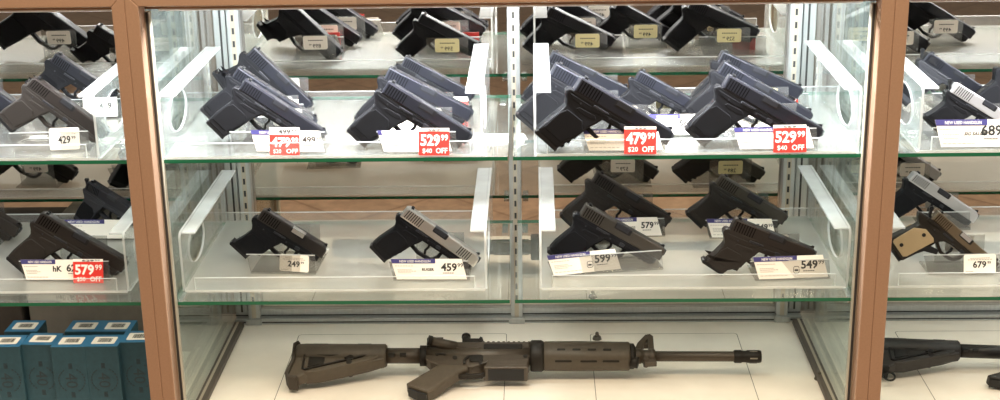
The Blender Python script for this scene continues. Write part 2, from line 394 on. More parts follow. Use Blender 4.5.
# ------------------------------------------------------------------ pistols (millimetres, x along the barrel, -y is the side shown)
S_ = .001
def sc(pts): return [(x*S_, z*S_) for x, z in pts]
def pistol_kind(k, L=186, g=0, slide='slide', frame='frame', grip='grip', hood='hood', front_serr=False, hammer=False, style='striker', rail=True, rsteel=False):
    """returns [(part, mesh, parent index or None)] and the outline's lowest candidate points"""
    out = []; pt = []
    d = L-186
    def add(n, bm, *mats, par=None): out.append((n, mesh(bm, n, *mats), par)); return len(out)-1
    if style == '1911':
        sl = [(0, -1), (4, 0), (L-2, -2), (L, -5), (L, -22), (L-30, -23), (0, -23)]
        fr = [(2, -22), (L-32, -22), (L-32, -33), (L-36, -36), (108, -37), (70, -38), (54, -42), (44, -52), (38, -70), (16, -126), (12, -130), (-38, -118), (-40, -112), (-26, -80), (-16, -56), (-14, -46), (-24, -38), (-30, -30), (-24, -26), (-10, -24)]
        guard = [(106, -34), (107, -46), (100, -58), (86, -63), (66, -63), (52, -56), (44, -50)]
        gp = [(-18, -60), (4, -46), (30, -50), (36, -56), (14, -116), (8, -121), (-30, -111), (-32, -106)]
        mag = [(-37, -118), (12, -130), (11, -135), (-38, -123)]
        bw = 11.5; fwid = 10.5; gw = 15
    else:
        sl = [(0, -2), (2, 0), (L-6, 0), (L-1, -3), (L, -8), (L, -25), (0, -25)]
        if style == 'duty': sl = [(-2, -4), (4, 0), (L-10, 0), (L-1, -6), (L, -10), (L, -26), (-4, -26)]
        q = g
        fr = [(-4, -23), (L-5, -24), (L-6, -36), (L-14, -41), (112+d*.3, -41), (64, -42), (60, -50), (51, -64), (45, -80), (31+q*.35, -112-q), (28+q*.35, -118-q), (24+q*.35, -120-q), (-11+q*.35, -112-q), (-16+q*.35, -107-q), (-13+q*.2, -92), (-7, -74), (-1, -57), (0, -49), (-4, -41), (-9, -35), (-11, -30), (-9, -25)]
        guard = [(112+d*.3, -38), (111+d*.3, -54), (106+d*.3, -64), (100+d*.3, -68), (70, -70), (56, -66), (48, -64)]
        gp = [(-1, -64), (7, -54), (36, -58), (44, -70), (39, -84), (25+q*.3, -108-q), (-10+q*.3, -101-q), (-8, -86)]
        mag = [(-14+q*.35, -108-q), (28+q*.35, -118-q), (27+q*.35, -126-q), (-16+q*.35, -117-q), (-18+q*.35, -113-q)]
        bw = 12.7; fwid = 12; gw = 15
    # slide
    t = B(); prism(t, sc(sl), -bw*S_, bw*S_, .0030, 2)
    sk = 1.5 if style == 'duty' else 0
    def grooves(x0, n_):
        for x in range(n_):
            for s in (-1, 1):
                a_, c_ = sorted((s*(bw-.4), s*(bw+.12)))
                prism(t, sc([(x0+x*5.0, -3.6), (x0+1.7+x*5.0, -3.6), (x0+1.7+x*5.0-sk, -22), (x0+x*5.0-sk, -22)]), a_*S_, c_*S_, mi=1)
    grooves(5, 8)
    if front_serr: grooves(L-46, 6)
    si = add('slide', t, slide, 'groove')
    t = B(); box(t, 6*S_, 12*S_, -.006, -.002, -.0005, .0040, .0008); box(t, 6*S_, 12*S_, .002, .006, -.0005, .0040, .0008); box(t, 6*S_, 12*S_, -.006, .006, -.0005, .0018, .0005); add('rear_sight', t, 'dark', par=si)
    t = B(); prism(t, sc([(L-14, -1), (L-4, -1), (L-5, 4), (L-8, 4)]), -.0018, .0018, .0004); add('front_sight', t, 'dark', par=si)
    t = B(); prism(t, sc([(67, -.6), (67, -11), (69, -12.5), (99, -12.5), (101, -11), (101, -.6)]), -(bw+.12)*S_, 0, .0003); ei = add('ejection_port', t, 'dark', par=si)
    t = B(); prism(t, sc([(68, .15), (68, -11), (97, -11), (97, .15)]), -(bw+.35)*S_, .004, .0018); add('barrel_hood', t, hood, par=ei)
    t = B(); cyl(t, ((L-4)*S_, 0, -.0095), ((L+2.5)*S_, 0, -.0095), .0066, n=16); cyl(t, ((L+2.4)*S_, 0, -.0095), ((L+2.7)*S_, 0, -.0095), .0045, n=14, mi=1)
    if style != '1911': cyl(t, ((L-3)*S_, 0, -.0195), ((L+.8)*S_, 0, -.0195), .0035, n=12)
    add('muzzle', t, hood, 'dark', par=si)
    # frame, with its trigger guard, in one surface
    t = B()
    def tp(x, z):
        zz = -z*1000
        return 1.0 if zz < 46 else 1.0+min(1, (zz-46)/25)*(gw/fwid-1)
    prism(t, sc(fr), -fwid*S_, fwid*S_, .0036, 3, taper=tp)
    prism(t, sc(strip(guard, 7)), -.0055, .0055, .0016)
    prism(t, sc([(-2, -30), (60, -32), (L-14, -31), (L-14, -33), (60, -36), (30, -40), (4, -36)]), -(fwid+.7)*S_, (fwid+.7)*S_, .0006)
    fi = add('frame', t, frame)
    t = B()
    for s in (-1, 1):
        a, c = sorted((s*(gw-1.2), s*(gw+.9))); prism(t, sc(gp), a*S_, c*S_, .0012, 2)
    gi = add('grip_panel', t, grip, par=fi)
    if style == '1911':
        for (x, z) in ((9, -58), (-12, -104)):
            t = B(); cyl(t, (x*S_, -(gw+1.6)*S_, z*S_), (x*S_, -(gw-.5)*S_, z*S_), .0042, n=14); box(t, (x-3)*S_, (x+3)*S_, -(gw+1.8)*S_, -(gw+1.5)*S_, (z-.5)*S_, (z+.5)*S_, 0); add('grip_screw', t, 'dark', par=gi)
        t = B(); prism(t, sc([(38, -66), (56, -62), (60, -72), (34, -84), (14, -118), (8, -120), (24, -84)]), -(gw+.4)*S_, -(gw-2)*S_, .001); add('grip_rib', t, 'dark', par=gi)
        t = B(); prism(t, sc([(-8, -24), (22, -23), (24, -26), (4, -30), (-8, -30)]), -(bw+3)*S_, -(bw-2)*S_, .0008); add('thumb_safety', t, frame, par=fi)
    else:
        t = B()
        for i in range(3 if q > -8 else 1): prism(t, sc([(36-i*8, -84-i*11), (43.5-i*5, -83-i*11), (42-i*5, -89-i*11), (34-i*8, -90-i*11)]), -(gw-2)*S_, (gw-2)*S_, .001)
        add('finger_ridge', t, frame, par=fi)
        t = B(); prism(t, sc([(22, -42), (50, -41), (54, -46), (44, -50), (24, -49), (18, -46)]), -(fwid+1.3)*S_, -(fwid-1)*S_, .0008); add('thumb_rest', t, frame, par=fi)
    t = B(); prism(t, sc(mag), -.0135, .0135, .002, 2); add('magazine_base', t, 'dark', par=fi)
    t = B(); prism(t, sc(strip([(80, -40), (82, -48), (80, -56), (84, -64)], 5)), -.003, .003, .0012); add('trigger', t, 'steel' if rsteel else 'dark', par=fi)
    t = B(); prism(t, sc([(40, -27), (66, -27), (68, -29), (58, -31), (40, -31)]), -(fwid+1.6)*S_, -(fwid-1)*S_, .0006); add('slide_stop', t, 'hood', par=fi)
    t = B(); prism(t, sc(rrect(92, 102, -37, -30, 2)), -(fwid+1.2)*S_, -(fwid-1)*S_, .0005); add('takedown_lever', t, 'hood', par=fi)
    for x, z in ((72, -34), (20, -36)):
        t = B(); cyl(t, (x*S_, -(fwid+1.1)*S_, z*S_), (x*S_, -(fwid-1)*S_, z*S_), .0018, n=10); add('frame_pin', t, 'hood', par=fi)
    if rail and style != '1911':
        t = B()
        for i in range(2): prism(t, sc([(L-38+i*11, -39), (L-33+i*11, -39), (L-33+i*11, -42), (L-38+i*11, -42)]), -(fwid+.15)*S_, (fwid+.15)*S_)
        add('accessory_rail', t, 'dark', par=fi)
    if hammer:
        t = B(); prism(t, sc(strip([(2, -24), (-6, -18), (-11, -10), (-14, -5)], 6)), -.0035, .0035, .001); cyl(t, (-.013, -.0035, -.006), (-.013, .0035, -.006), .0045, n=14); add('hammer', t, 'dark', par=fi)
        t = B(); cyl(t, (.014, -.0145, -.0125), (.014, -.0105, -.0125), .0068, n=18); prism(t, sc(strip([(14, -12), (24, -18), (28, -19)], 4)), -.0145, -.011, .0008)
        if k == 'greyhammer': add('safety_lever', t, 'dark', par=si)
        else: t.free()
    pts = fr+mag+sl+guard
    return out, [(x*S_, y, z*S_) for x, z in pts for y in (-.0125, .0125)], L*S_
KIND = {
    'full': pistol_kind('full', 186), 'mid': pistol_kind('mid', 174), 'midb': pistol_kind('midb', 174, -4), 'short': pistol_kind('short', 160, -18), 'long': pistol_kind('long', 214),
    'charcoal': pistol_kind('charcoal', 186, 0, 'slide', 'framegrey'),
    'dim': pistol_kind('dim', 174, 0, 'slide2', 'framebrown', 'framebrown'), 'earth': pistol_kind('earth', 174, 0, 'slidefde', 'frame'), 'dimshort': pistol_kind('dimshort', 160, -18, 'slide2', 'framebrown', 'framebrown'), 'earthshort': pistol_kind('earthshort', 164, -6, 'slidefde', 'framebrown', 'framebrown'),
    'pocket': pistol_kind('pocket', 150, -16, 'slide2', 'frame', hood='bright', style='duty', rail=False),
    'stainless': pistol_kind('stainless', 180, 0, 'steel', 'frame', 'grip', 'hood', True, style='duty', rsteel=False),
    'duty': pistol_kind('duty', 180, 0, 'slide2', 'framebrown', 'framebrown', style='duty'),
    'dutyhammer': pistol_kind('dutyhammer', 188, 0, 'slide2', 'frame', style='duty', hammer=True),
    'greyhammer': pistol_kind('greyhammer', 182, 0, 'slide', 'framegrey', style='duty', hammer=True),
    'silverhammer': pistol_kind('silverhammer', 180, -16, 'silver', 'frame', style='duty', hammer=True),
    'silver': pistol_kind('silver', 184, 0, 'silver', 'frame', style='duty'),
    'tan1911': pistol_kind('tan1911', 178, 0, 'tanslide', 'fdedark', 'tan', 'silver', style='1911', hammer=True),
}
def gun_axes(yaw, lean):
    return (Matrix.Rotation(yaw, 4, 'Z') @ Matrix.Rotation(-lean, 4, 'X'))
INFO = {}
def pistol(key, kind, rear, muz, z, label, group, yaw=0, lean=4, name='pistol'):
    """stands on its grip and muzzle on height z; rear and muz: where the two ends of the slide's top edge are seen"""
    parts, pts, L = KIND[kind]
    A = gun_axes(R(yaw), R(lean)); n = A @ Vector((0, 1, 0)); ax = A @ Vector((1, 0, 0)); az = A @ Vector((0, 0, 1))
    d0 = ray(*rear); d1 = ray(*muz)
    def at(s):
        P = CAM+d0*s; Q = CAM+d1*(n.dot(P-CAM)/n.dot(d1)); v = Q-P
        k = v.length/L; tau = math.atan2(-v.dot(az), v.dot(ax))
        Mx = Matrix.Translation(P) @ A @ Matrix.Rotation(tau, 4, 'Y') @ Matrix.Scale(k, 4)
        w = [Mx @ Vector(p) for p in pts]; lo = min(w, key=lambda q: q.z)
        return Mx, lo, k, tau
    a, c = 1.8, 4.0
    for _ in range(50):
        m_ = (a+c)/2
        if at(m_)[1].z > z: a = m_
        else: c = m_
    Mx, lo, k, tau = at((a+c)/2)
    root = thing(name, label, 'pistol', Matrix.Translation((lo.x, lo.y, z)) @ Matrix.Rotation(R(yaw), 4, 'Z'), group)
    rel = root.matrix_world.inverted() @ Mx
    made = []
    for pn, me, par in parts:
        made.append(link(pn, me, root if par is None else made[par], rel if par is None else None))
    P = Mx @ Vector((0, 0, 0)); Q = Mx @ Vector((L, 0, 0))
    print(f'{key:6s} {kind:10s} scale {k:.2f} tilt {math.degrees(tau):.0f} Y {lo.y:.3f} rear {P.y:.3f} {P.z-z:.3f}')
    INFO[key] = (root, lo, k, P, Q, yaw, lean, z)
    return root
GU = 'pistols on the upper shelf of the middle case'; GL_ = 'pistols on the lower shelf of the middle case'
ZU = TB; ZW = ZL+TB
G = [
 # key, kind, rear, muzzle, base, label, group, yaw
 ('u1', 'full', (246, 78), (327, 131), ZU, 'black pistol behind the leftmost red 479.99 tag of the upper shelf', GU, 2),
 ('u1b', 'full', (239, 66), (318, 118), ZU, 'black pistol second in the row at the left end of the upper shelf', GU, 2),
 ('u2', 'short', (255, 46), (314, 102), ZU, 'short black pistol, rearmost at left end of the upper shelf', GU, 2),
 ('u3', 'mid', (389, 80), (473, 132), ZU, 'black pistol just behind the 529.99 tag left of the slotted upright', GU, 0),
 ('u4', 'mid', (390, 66), (474, 109), ZU, 'black pistol second in its row, upper shelf left of the slotted upright', GU, 0),
 ('u5', 'mid', (406, 55), (475, 92), ZU, 'black pistol rearmost in its row, upper shelf left of the slotted upright', GU, 0),
 ('u6', 'midb', (581, 76), (674, 131), ZU, 'black pistol behind the 479.99 tag right of the middle slotted upright', GU, 5),
 ('u6b', 'full', (556, 62), (648, 113), ZU, 'black pistol second in the row right of the middle slotted upright', GU, 0),
 ('u7', 'mid', (553, 50), (629, 87), ZU, 'black pistol rearmost in the row right of the middle slotted upright', GU, 0),
 ('u8', 'mid', (640, 69), (710, 108), ZU, 'black pistol with blue-headed card, between two pistol rows of upper right tray', GU, 0),
 ('u9', 'full', (729, 74), (824, 128), ZU, 'black pistol just behind the 529.99 tag at right end of upper shelf', GU, 0),
 ('u10', 'full', (724, 60), (813, 112), ZU, 'black pistol second in the row at the right end of the upper shelf', GU, 0),
 ('u11', 'mid', (722, 50), (803, 87), ZU, 'black pistol rearmost in the row at the right end of the upper shelf', GU, 0),
 ('l1', 'pocket', (265, 208), (329, 247), ZW, 'small dark pistol with bright barrel hood behind the 249 label', GL_, 0),
 ('l2', 'stainless', (409, 206), (481, 256), ZW, 'pistol with stainless slide and black grip behind the 459.99 card', GL_, 0),
 ('l3', 'dim', (598, 171), (672, 216), ZW, 'dark pistol behind the 579.99 card, rear of the lower right tray', GL_, 0),
 ('l4', 'earth', (586, 203), (666, 248), ZW, 'black pistol with grey-brown slide behind the tilted 599.99 card', GL_, 0),
 ('l5', 'earthshort', (722, 174), (788, 214), ZW, 'brown-black pistol behind the half hidden card, rear right of the lower shelf', GL_, 0),
 ('l6', 'dimshort', (735, 217), (816, 249), ZW, 'dark compact pistol behind the 549.99 card at the right end of the lower shelf', GL_, 0),
]
GLC = 'pistols in the left case'; GRC = 'pistols in the right case'
G += [
 ('a1', 'duty', (36, 76), (110, 130), ZU, 'dark brown-black pistol behind the 429 label in the left case', GLC, 0),
 ('a2', 'short', (57, 52), (118, 92), ZU, 'grey-black pistol behind the 429 pistol, upper shelf of the left case', GLC, 0),
 ('a3', 'mid', (-64, 42), (22, 106), ZU, 'blue-grey pistol cut by the left edge of the photo, upper shelf', GLC, 0),
 ('b1', 'duty', (44, 211), (129, 260), ZW, 'black pistol behind the red 579.99 tag in the left case', GLC, 0),
 ('b2', 'greyhammer', (91, 180), (145, 214), ZW, 'black pistol with round safety lever beside left post, lower left case', GLC, -28),
 ('b3', 'dim', (-58, 178), (22, 226), ZW, 'dark pistol cut by the left edge of the photo, lower shelf', GLC, 0),
 ('c1', 'silverhammer', (957, 82), (1027, 125), ZU, 'pistol with silver slide behind the 689 card in the right case', GRC, 0),
 ('c2', 'greyhammer', (929, 51), (997, 95), ZU, 'dark grey pistol behind the silver one, upper shelf of the right case', GRC, 0),
 ('c3', 'mid', (1008, 58), (1082, 104), ZU, 'black pistol at right edge of photo, only its grip showing', GRC, 0),
 ('d1', 'tan1911', (938, 210), (999, 262), ZW, 'tan pistol with tan two-screw grip panel behind the 679 label', GRC, 0),
 ('d2', 'silver', (915, 171), (979, 213), ZW, 'pistol with silver slide and black frame behind the tan one', GRC, 0),
]
for k, kind, a, c, z, lb, gr, yw in G: pistol(k, kind, a, c, z, lb, gr, yw)

# ------------------------------------------------------------------ stands, cards, tags
def frame_at(p0, p1, z):
    P0 = on_z(*p0, z); P1 = on_z(*p1, z); d = P1-P0
    return P0, math.atan2(d.y, d.x), d.length
def stand(key, front=None, lab=None, group='clear pistol stands', w=.10, col='card', price='499', hp=.036):
    root, lo, k, P, Q, yaw, lean, z = INFO[key]
    ln = R(lean); A = gun_axes(R(yaw), ln); az = A @ Vector((0, 0, 1)); n = A @ Vector((0, 1, 0))
    m_ = P*.55+Q*.45; g0 = m_-az*((m_.z-z)/az.z)
    if front:
        P0, yw, fwid = frame_at(*front, z); w = fwid+.006; o = P0+(P1x(yw))*(fwid/2)
    else:
        yw = R(yaw); o = g0+Vector((0, -.034, 0))
    Mx = Matrix.Translation((o.x, o.y, z)) @ Matrix.Rotation(yw, 4, 'Z')
    t = thing('pistol_stand', lab, 'pistol stand', Mx, group)
    dep = max(.040, (Mx.inverted() @ g0).y+.030)
    b_ = B(); box(b_, -w/2, w/2, .0012, dep+.012, .0002, .003, .0008); obj('base', b_, 'stand', t)
    b_ = B(); prism(b_, [(-w/2, .003), (w/2, .003), (w/2-.002, hp), (-w/2-.008, hp)], 0, .0022); prism(b_, [(-w/2-.008, hp-.0014), (w/2-.002, hp-.0014), (w/2-.002, hp+.0003), (-w/2-.008, hp+.0003)], -.0001, .0023, mi=1)
    obj('front_panel', b_, ('stand', 'acredge'), t, Matrix.Translation((0, .0022, 0)) @ Matrix.Rotation(-R(13), 4, 'X'))
    b_ = B(); bw = min(w*.8, .09); h = .062*min(1.1, k)
    box(b_, -bw/2, bw/2, 0, .0024, 0, h, .0006)
    bx = (Mx.inverted() @ g0).x
    bp = obj('back_panel', b_, 'stand', t, Matrix.Translation((bx*.6, dep, .003)) @ Matrix.Rotation(-ln, 4, 'X'))
    # stock label on the back of the stand, read from the mirror side
    b_ = B(); lw, lh = .052, .030; z0 = h-lh-.002
    prism(b_, rrect(-lw/2, lw/2, z0, z0+lh, .004), 0, .0005); merge_rot = Matrix.Rotation(pi, 4, 'Z')
    for v in b_.verts: v.co = merge_rot @ v.co
    for v in b_.verts: v.co.y += .0032
    st = obj('stock_label', b_, col, bp, label='yellow stock label' if col == 'yellow' else 'white stock label')
    b_ = B(); text(b_, price, .0085, .016, -.003, z0+.004, 0, 'C', italic=0)
    text(b_, '99', .004, .016, .0085, z0+.0085, 0, 'L')
    for i in range(9): flat(b_, -.016+i*.0036, -.016+i*.0036+.0024, z0+.019, z0+.0215, 0)
    for v in b_.verts: v.co = merge_rot @ v.co; v.co.y += .0036
    obj('lettering', b_, 'ink', st)
    return t
def P1x(yw): return Vector((cos(yw), sin(yw), 0))
def card(bl, br, z, h, label, price=None, head='NEW USED HANDGUN', logo=None, band=True, group='price cards', sh=.011, lean=14, px=.98, ph=.30, lines=True, off=.0, small='99'):
    P0, yw, w = frame_at(bl, br, z)
    Mx = Matrix.Translation(P0+Vector((0, off, .0034))) @ Matrix.Rotation(yw, 4, 'Z') @ Matrix.Rotation(-R(lean), 4, 'X')
    bm = B(); prism(bm, [(0, 0), (w, 0), (w-sh*.85, h), (-sh, h)], -.0006, 0)
    o = obj('price_card', bm, 'card'); o.matrix_world = Mx; tag(o, label, 'price card', group)
    if band:
        bm = B(); prism(bm, [(-sh*.78, h*.78), (w*.55, h*.78), (w*.55, h), (-sh, h)], -.0010, -.0006); bn = obj('heading_band', bm, 'navy', o, label='dark blue heading band')
        if head:
            bm = B(); text(bm, head, h*.115, .008, w*.04, h*.83, -.0012, width=w*.44); obj('lettering', bm, 'inkw', bn, label='white lettering')
    if lines:
        bm = B()
        for i, (zz, a, c) in enumerate(((.66, .03, .30), (.47, .05, .26), (.40, .05, .32), (.32, .05, .24), (.14, .03, .44))):
            x = w*a-sh*zz; n = 7
            for j in range(n): 
                x0 = x+(w*(c-a))*j/n; flat(bm, x0, x0+w*(c-a)/n*.72, h*zz-h*.016, h*zz+h*.016, -.0008)
        obj('small_print', bm, 'inkg', o, label='grey small print')
    bm = B()
    if price:
        hh = h*ph; t, wp = text_bm(price, hh, .030); t.free(); t, ws = text_bm(small, hh*.55, .015); t.free()
        x = w*px-sh*.4-wp-ws-.001
        text(bm, price, hh, .030, x, h*.42, -.0008); text(bm, small, hh*.55, .015, x+wp+.001, h*.42+hh*.48, -.0008)
        for j in range(5): flat(bm, x+wp*.12+j*wp*.14, x+wp*.12+j*wp*.14+wp*.11, h*.29, h*.325, -.0008)
    if logo:
        if logo == 'ring': prism(bm, strip(rrect(w*.50, w*.58, h*.22, h*.52, h*.08)+[(w*.58, h*.40)], .0009), -.0009, -.0006); flat(bm, w*.515, w*.565, h*.31, h*.39, -.0008)
        elif logo == 'circle': prism(bm, strip(arc(w*.56, h*.40, h*.18, 0, 360, 18), .0010), -.0009, -.0006); text(bm, 'G', h*.14, .01, w*.56, h*.33, -.0008, 'C')
        else: text(bm, logo[0], h*logo[1], .04, w*logo[2], h*.42, -.0008, 'L', italic=logo[3])
    if len(bm.verts): obj('price_lettering', bm, 'ink', o, label='black price')
    else: bm.free()
    return o
def sale(bl, br, z, h, label, price, off_txt, old=None, group='red sale tags', sh=.0, lean=14, dy=-.0022, top=.17):
    P0, yw, w = frame_at(bl, br, z)
    Mx = Matrix.Translation(P0+Vector((0, dy, .0006))) @ Matrix.Rotation(yw, 4, 'Z') @ Matrix.Rotation(-R(lean), 4, 'X')
    bm = B(); prism(bm, rrect(0, w, 0, h, .0006, 2), -.0005, 0); prism(bm, [(.0, h*(1-top)), (w, h*(1-top)), (w, h), (0, h)], -.0007, -.0002, mi=1)
    o = obj('sale_tag', bm, ('red', 'inkw')); o.matrix_world = Mx; tag(o, label, 'sale tag', group)
    bm = B(); rz = h*(1-top); hh = rz*.44
    t, wp = text_bm(price, hh, .035); t.free()
    kx = w*.64
    text(bm, price, hh, .035, w*.06, rz*.42, -.0008, width=kx); text(bm, '99', hh*.55, .02, w*.73, rz*.42+hh*.46, -.0008, width=w*.23)
    text(bm, off_txt.split()[0], rz*.19, .01, w*.12, rz*.10, -.0008); text(bm, 'OFF', rz*.22, .02, w*.94, rz*.09, -.0008, 'R', width=w*.38)
    obj('sale_lettering', bm, 'inkw', o, label='white lettering')
    if old:
        bm = B(); hh = h*top*.62; t, wp = text_bm(old, hh, .03); t.free()
        text(bm, old, hh, .03, w*.30, h*(1-top)+h*top*.12, -.0009, width=w*.40); text(bm, '99', hh*.55, .02, w*.72, h*(1-top)+h*top*.42, -.0009, width=w*.18)
        obj('old_price', bm, 'ink', o, label='black struck price')
    return o
def sticker(bl, br, z, h, label, price, group='rounded price labels', up=.004, dy=-.003, lean=13, small='99'):
    P0, yw, w = frame_at(bl, br, z)
    Mx = Matrix.Translation(P0+Vector((0, dy, up))) @ Matrix.Rotation(yw, 4, 'Z') @ Matrix.Rotation(-R(lean), 4, 'X')
    bm = B(); prism(bm, rrect(0, w, 0, h, .0035), -.0007, 0); o = obj('price_label', bm, 'card'); o.matrix_world = Mx; tag(o, label, 'price label', group)
    bm = B(); hh = h*.33
    t, wp = text_bm(price, hh, .04); t.free()
    text(bm, price, hh, .03, w*.28, h*.30, -.0009, width=w*.42); text(bm, small, hh*.42, .02, w*.73, h*.30+hh*.55, -.0009)
    obj('price_lettering', bm, 'ink', o, label='black condensed price')
    bm = B()
    for i, (zz, a, c) in enumerate(((.80, .2, .82), (.72, .12, .9), (.10, .06, .3))):
        for j in range(9): flat(bm, w*(a+(c-a)*j/9), w*(a+(c-a)*(j+.75)/9), h*zz-h*.02, h*zz+h*.02, -.0009)
    obj('small_print', bm, 'inkg', o, label='grey small print')
    return o
FR = {  # stand front edges as seen, lower left and lower right
 'u1': ((236, 153), (324, 153)), 'u3': ((383, 153), (455, 153)), 'u6': ((586, 152), (664, 151)), 'u9': ((737, 150.5), (816, 149.5)),
 'l1': ((252, 274), (314, 275)), 'l2': ((395, 281), (468, 281)), 'l4': ((556, 277), (662, 270)), 'l6': ((757, 281.5), (829, 279.5)),
 'l3': ((604, 238), (664, 237)), 'l5': ((711, 239), (777, 239)),
 'a1': ((16, 154), (88, 152)), 'b1': ((25, 281), (108, 281)), 'b2': ((62, 240), (138, 240)), 'a2': ((70, 119), (120, 118)),
 'c1': ((939, 149.3), (1026, 148.6)), 'd1': ((930, 275), (1006, 274)),
 'u8': ((653, 137), (702, 136.5)), 'u2': ((248, 124), (303, 124)), 'u4': ((386, 133), (466, 132)), 'u5': ((394, 121), (469, 120)), 'u10': ((735, 129), (808, 128)), 'u11': ((735, 114), (808, 113)),
 'u7': ((585, 120), (640, 119)),
}
YEL = {'u5', 'u7', 'u8', 'u11', 'l5', 'u10'}
PR = {'u2': '899', 'a1': '500', 'a2': '449', 'l5': '289', 'l3': '579', 'b2': '419', 'u5': '599', 'u11': '529'}
SHORT = {'u1': 'front pistol at the left end of the upper shelf', 'u1b': 'second pistol at the left end of the upper shelf', 'u2': 'rearmost pistol at the left end of the upper shelf',
 'u3': 'front pistol left of the upright, upper shelf', 'u4': 'second pistol left of the upright, upper shelf', 'u5': 'rearmost pistol left of the upright, upper shelf',
 'u6': 'front pistol right of the upright, upper shelf', 'u6b': 'second pistol right of the upright, upper shelf', 'u7': 'rearmost pistol right of the upright, upper shelf',
 'u8': 'pistol between the two rows of the upper right tray', 'u9': 'front pistol at the right end of the upper shelf', 'u10': 'second pistol at the right end of the upper shelf',
 'u11': 'rearmost pistol at the right end of the upper shelf', 'l1': 'small pistol, with the rounded 249 label', 'l2': 'pistol with the stainless slide', 'l3': 'dark pistol with the white 579 card',
 'l4': 'pistol with the tilted 599 card', 'l5': 'rear right pistol on the lower shelf', 'l6': 'compact pistol with the 549 card', 'a1': 'pistol with the rounded 429 label', 'a2': 'pistol behind the 429 one, left case',
 'a3': 'upper pistol cut by the left edge', 'b1': 'pistol with the red 579 tag, left case', 'b2': 'pistol with round safety lever, left case', 'b3': 'lower pistol cut by the left edge',
 'c1': 'pistol with the 689 card, right case', 'c2': 'dark grey pistol on the upper shelf, right case', 'c3': 'pistol at the right edge, upper shelf', 'd1': 'tan pistol with the rounded 679 label', 'd2': 'silver-slide pistol behind the tan one'}
for k, *_r in G:
    stand(k, FR.get(k), 'clear stand of the '+SHORT[k], 'clear pistol stands', .095, 'yellow' if k in YEL else 'card', PR.get(k, '499'))
# cards and tags of the upper middle shelf
card((257, 153), (325, 154), ZU, .036, 'white 499.99 card half covered by the leftmost red 479.99 tag', '499', small='99')
sale((270, 155), (300, 155), ZU, .047, 'red 479.99 tag under a white 499.99 strip, left end of the upper shelf', '479', '$20 OFF', '499', top=.27)
card((384, 153.5), (452, 153), ZU, .036, 'blue-banded card behind the plain white card left of slotted upright', None, None, band=True)
card((388, 153.7), (446, 153.3), ZU, .036, 'plain white card beside the 529.99 tag left of the slotted upright', None, None, band=False, off=-.0014)
sale((419, 155), (449.5, 155), ZU, .046, 'red 529.99 tag left of the middle slotted upright', '529', '$40 OFF', '569', dy=-.0040, top=.12)
card((589, 152.5), (663, 152), ZU, .036, 'white card with a blue heading under the 479.99 tag, right of the slotted upright', None, logo='ring')
sale((624, 154), (656, 154), ZU, .046, 'red 479.99 tag right of the middle slotted upright', '479', '$20 OFF', '499', top=.10)
card((740, 151), (814, 150), ZU, .036, 'white card with round mark under the 529.99 tag, upper right tray', None, logo='circle')
sale((773, 152.5), (806, 152), ZU, .046, 'red 529.99 tag at the right end of the upper shelf', '529', '$40 OFF', '569', top=.11)
card((655, 137), (701, 136.5), ZU, .036, 'white blue-headed card of the pistol between the two upper front pistols', '569')
card((250, 124), (300, 124), ZU, .036, 'card of the short pistol behind the leftmost upper pistol', '449')
sale((281, 124), (299, 124), ZU, .045, 'red tag glimpsed above the leftmost pistol, rear of the row', '399', '$50 OFF')
card((388, 133), (464, 132), ZU, .036, 'card of the second pistol in the row left of the slotted upright', None, None)
sale((436, 134), (464, 133), ZU, .045, 'red tag of the second pistol left of the slotted upright', '529', '$40 OFF')
sale((441, 121), (468, 121), ZU, .044, 'red tag of the rearmost pistol left of the slotted upright', '529', '$40 OFF')
card((738, 129), (806, 128), ZU, .036, 'white card of the second pistol at the right end of the upper shelf', '529')
sale((772, 115), (798, 114), ZU, .046, 'red tag of the rearmost pistol at the right end of the upper shelf', '529', '$40 OFF')
# lower middle shelf
sticker((280, 272), (309, 274), ZW, .031, 'rounded white 249 label on a clear stand, left end of the lower shelf', '249')
card((397, 281), (467, 281), ZW, .037, 'white 459.99 card below the stainless-slide pistol', '459', logo=('RUGER', .13, .36, 0), ph=.36)
card((554, 277.5), (621, 270.5), ZW, .038, 'white 599.99 card tilted up to the right', '599', logo='ring', ph=.38)
card((606, 238), (662, 237), ZW, .036, 'white 579.99 card behind the grey-brown slide', '579', ph=.32)
card((712, 239), (776, 239), ZW, .036, 'white blue-headed card behind the 549.99 pistol', '549', logo='ring')
card((759, 281), (828, 278.5), ZW, .040, 'white 549.99 card at the right end of the lower shelf', '549', logo='ring', ph=.36)
# left case
sticker((51, 152), (81, 151), ZU, .038, 'rounded white 429 label in the left case', '429')
card((84, 119), (118, 118), ZU, .036, 'white card with a faint price behind the right wall of the left upper tray', '439', band=False, sh=.0, ph=.3)
card((27, 281.5), (80, 281.5), ZW, .037, 'white card with 629.99 partly under the red 579.99 tag', '629', logo=('hK', .26, .50, 0), ph=.34, px=1.18, small='99')
sale((74, 283), (104, 283), ZW, .044, 'red 579.99 tag in the left case', '579', '$50 OFF', '629', top=.11)
card((66, 240), (137, 240), ZW, .037, 'white 479 card beside the left post, lower shelf of the left case', '479', ph=.3)
# right case
card((941, 149), (1024, 148.3), ZU, .046, 'white 689 card in the right case', '689', logo=('SIG SAUER', .12, .27, .25), ph=.36, px=.86)
sticker((963, 275), (995, 274), ZW, .034, 'rounded white 679 label in the right case', '679')

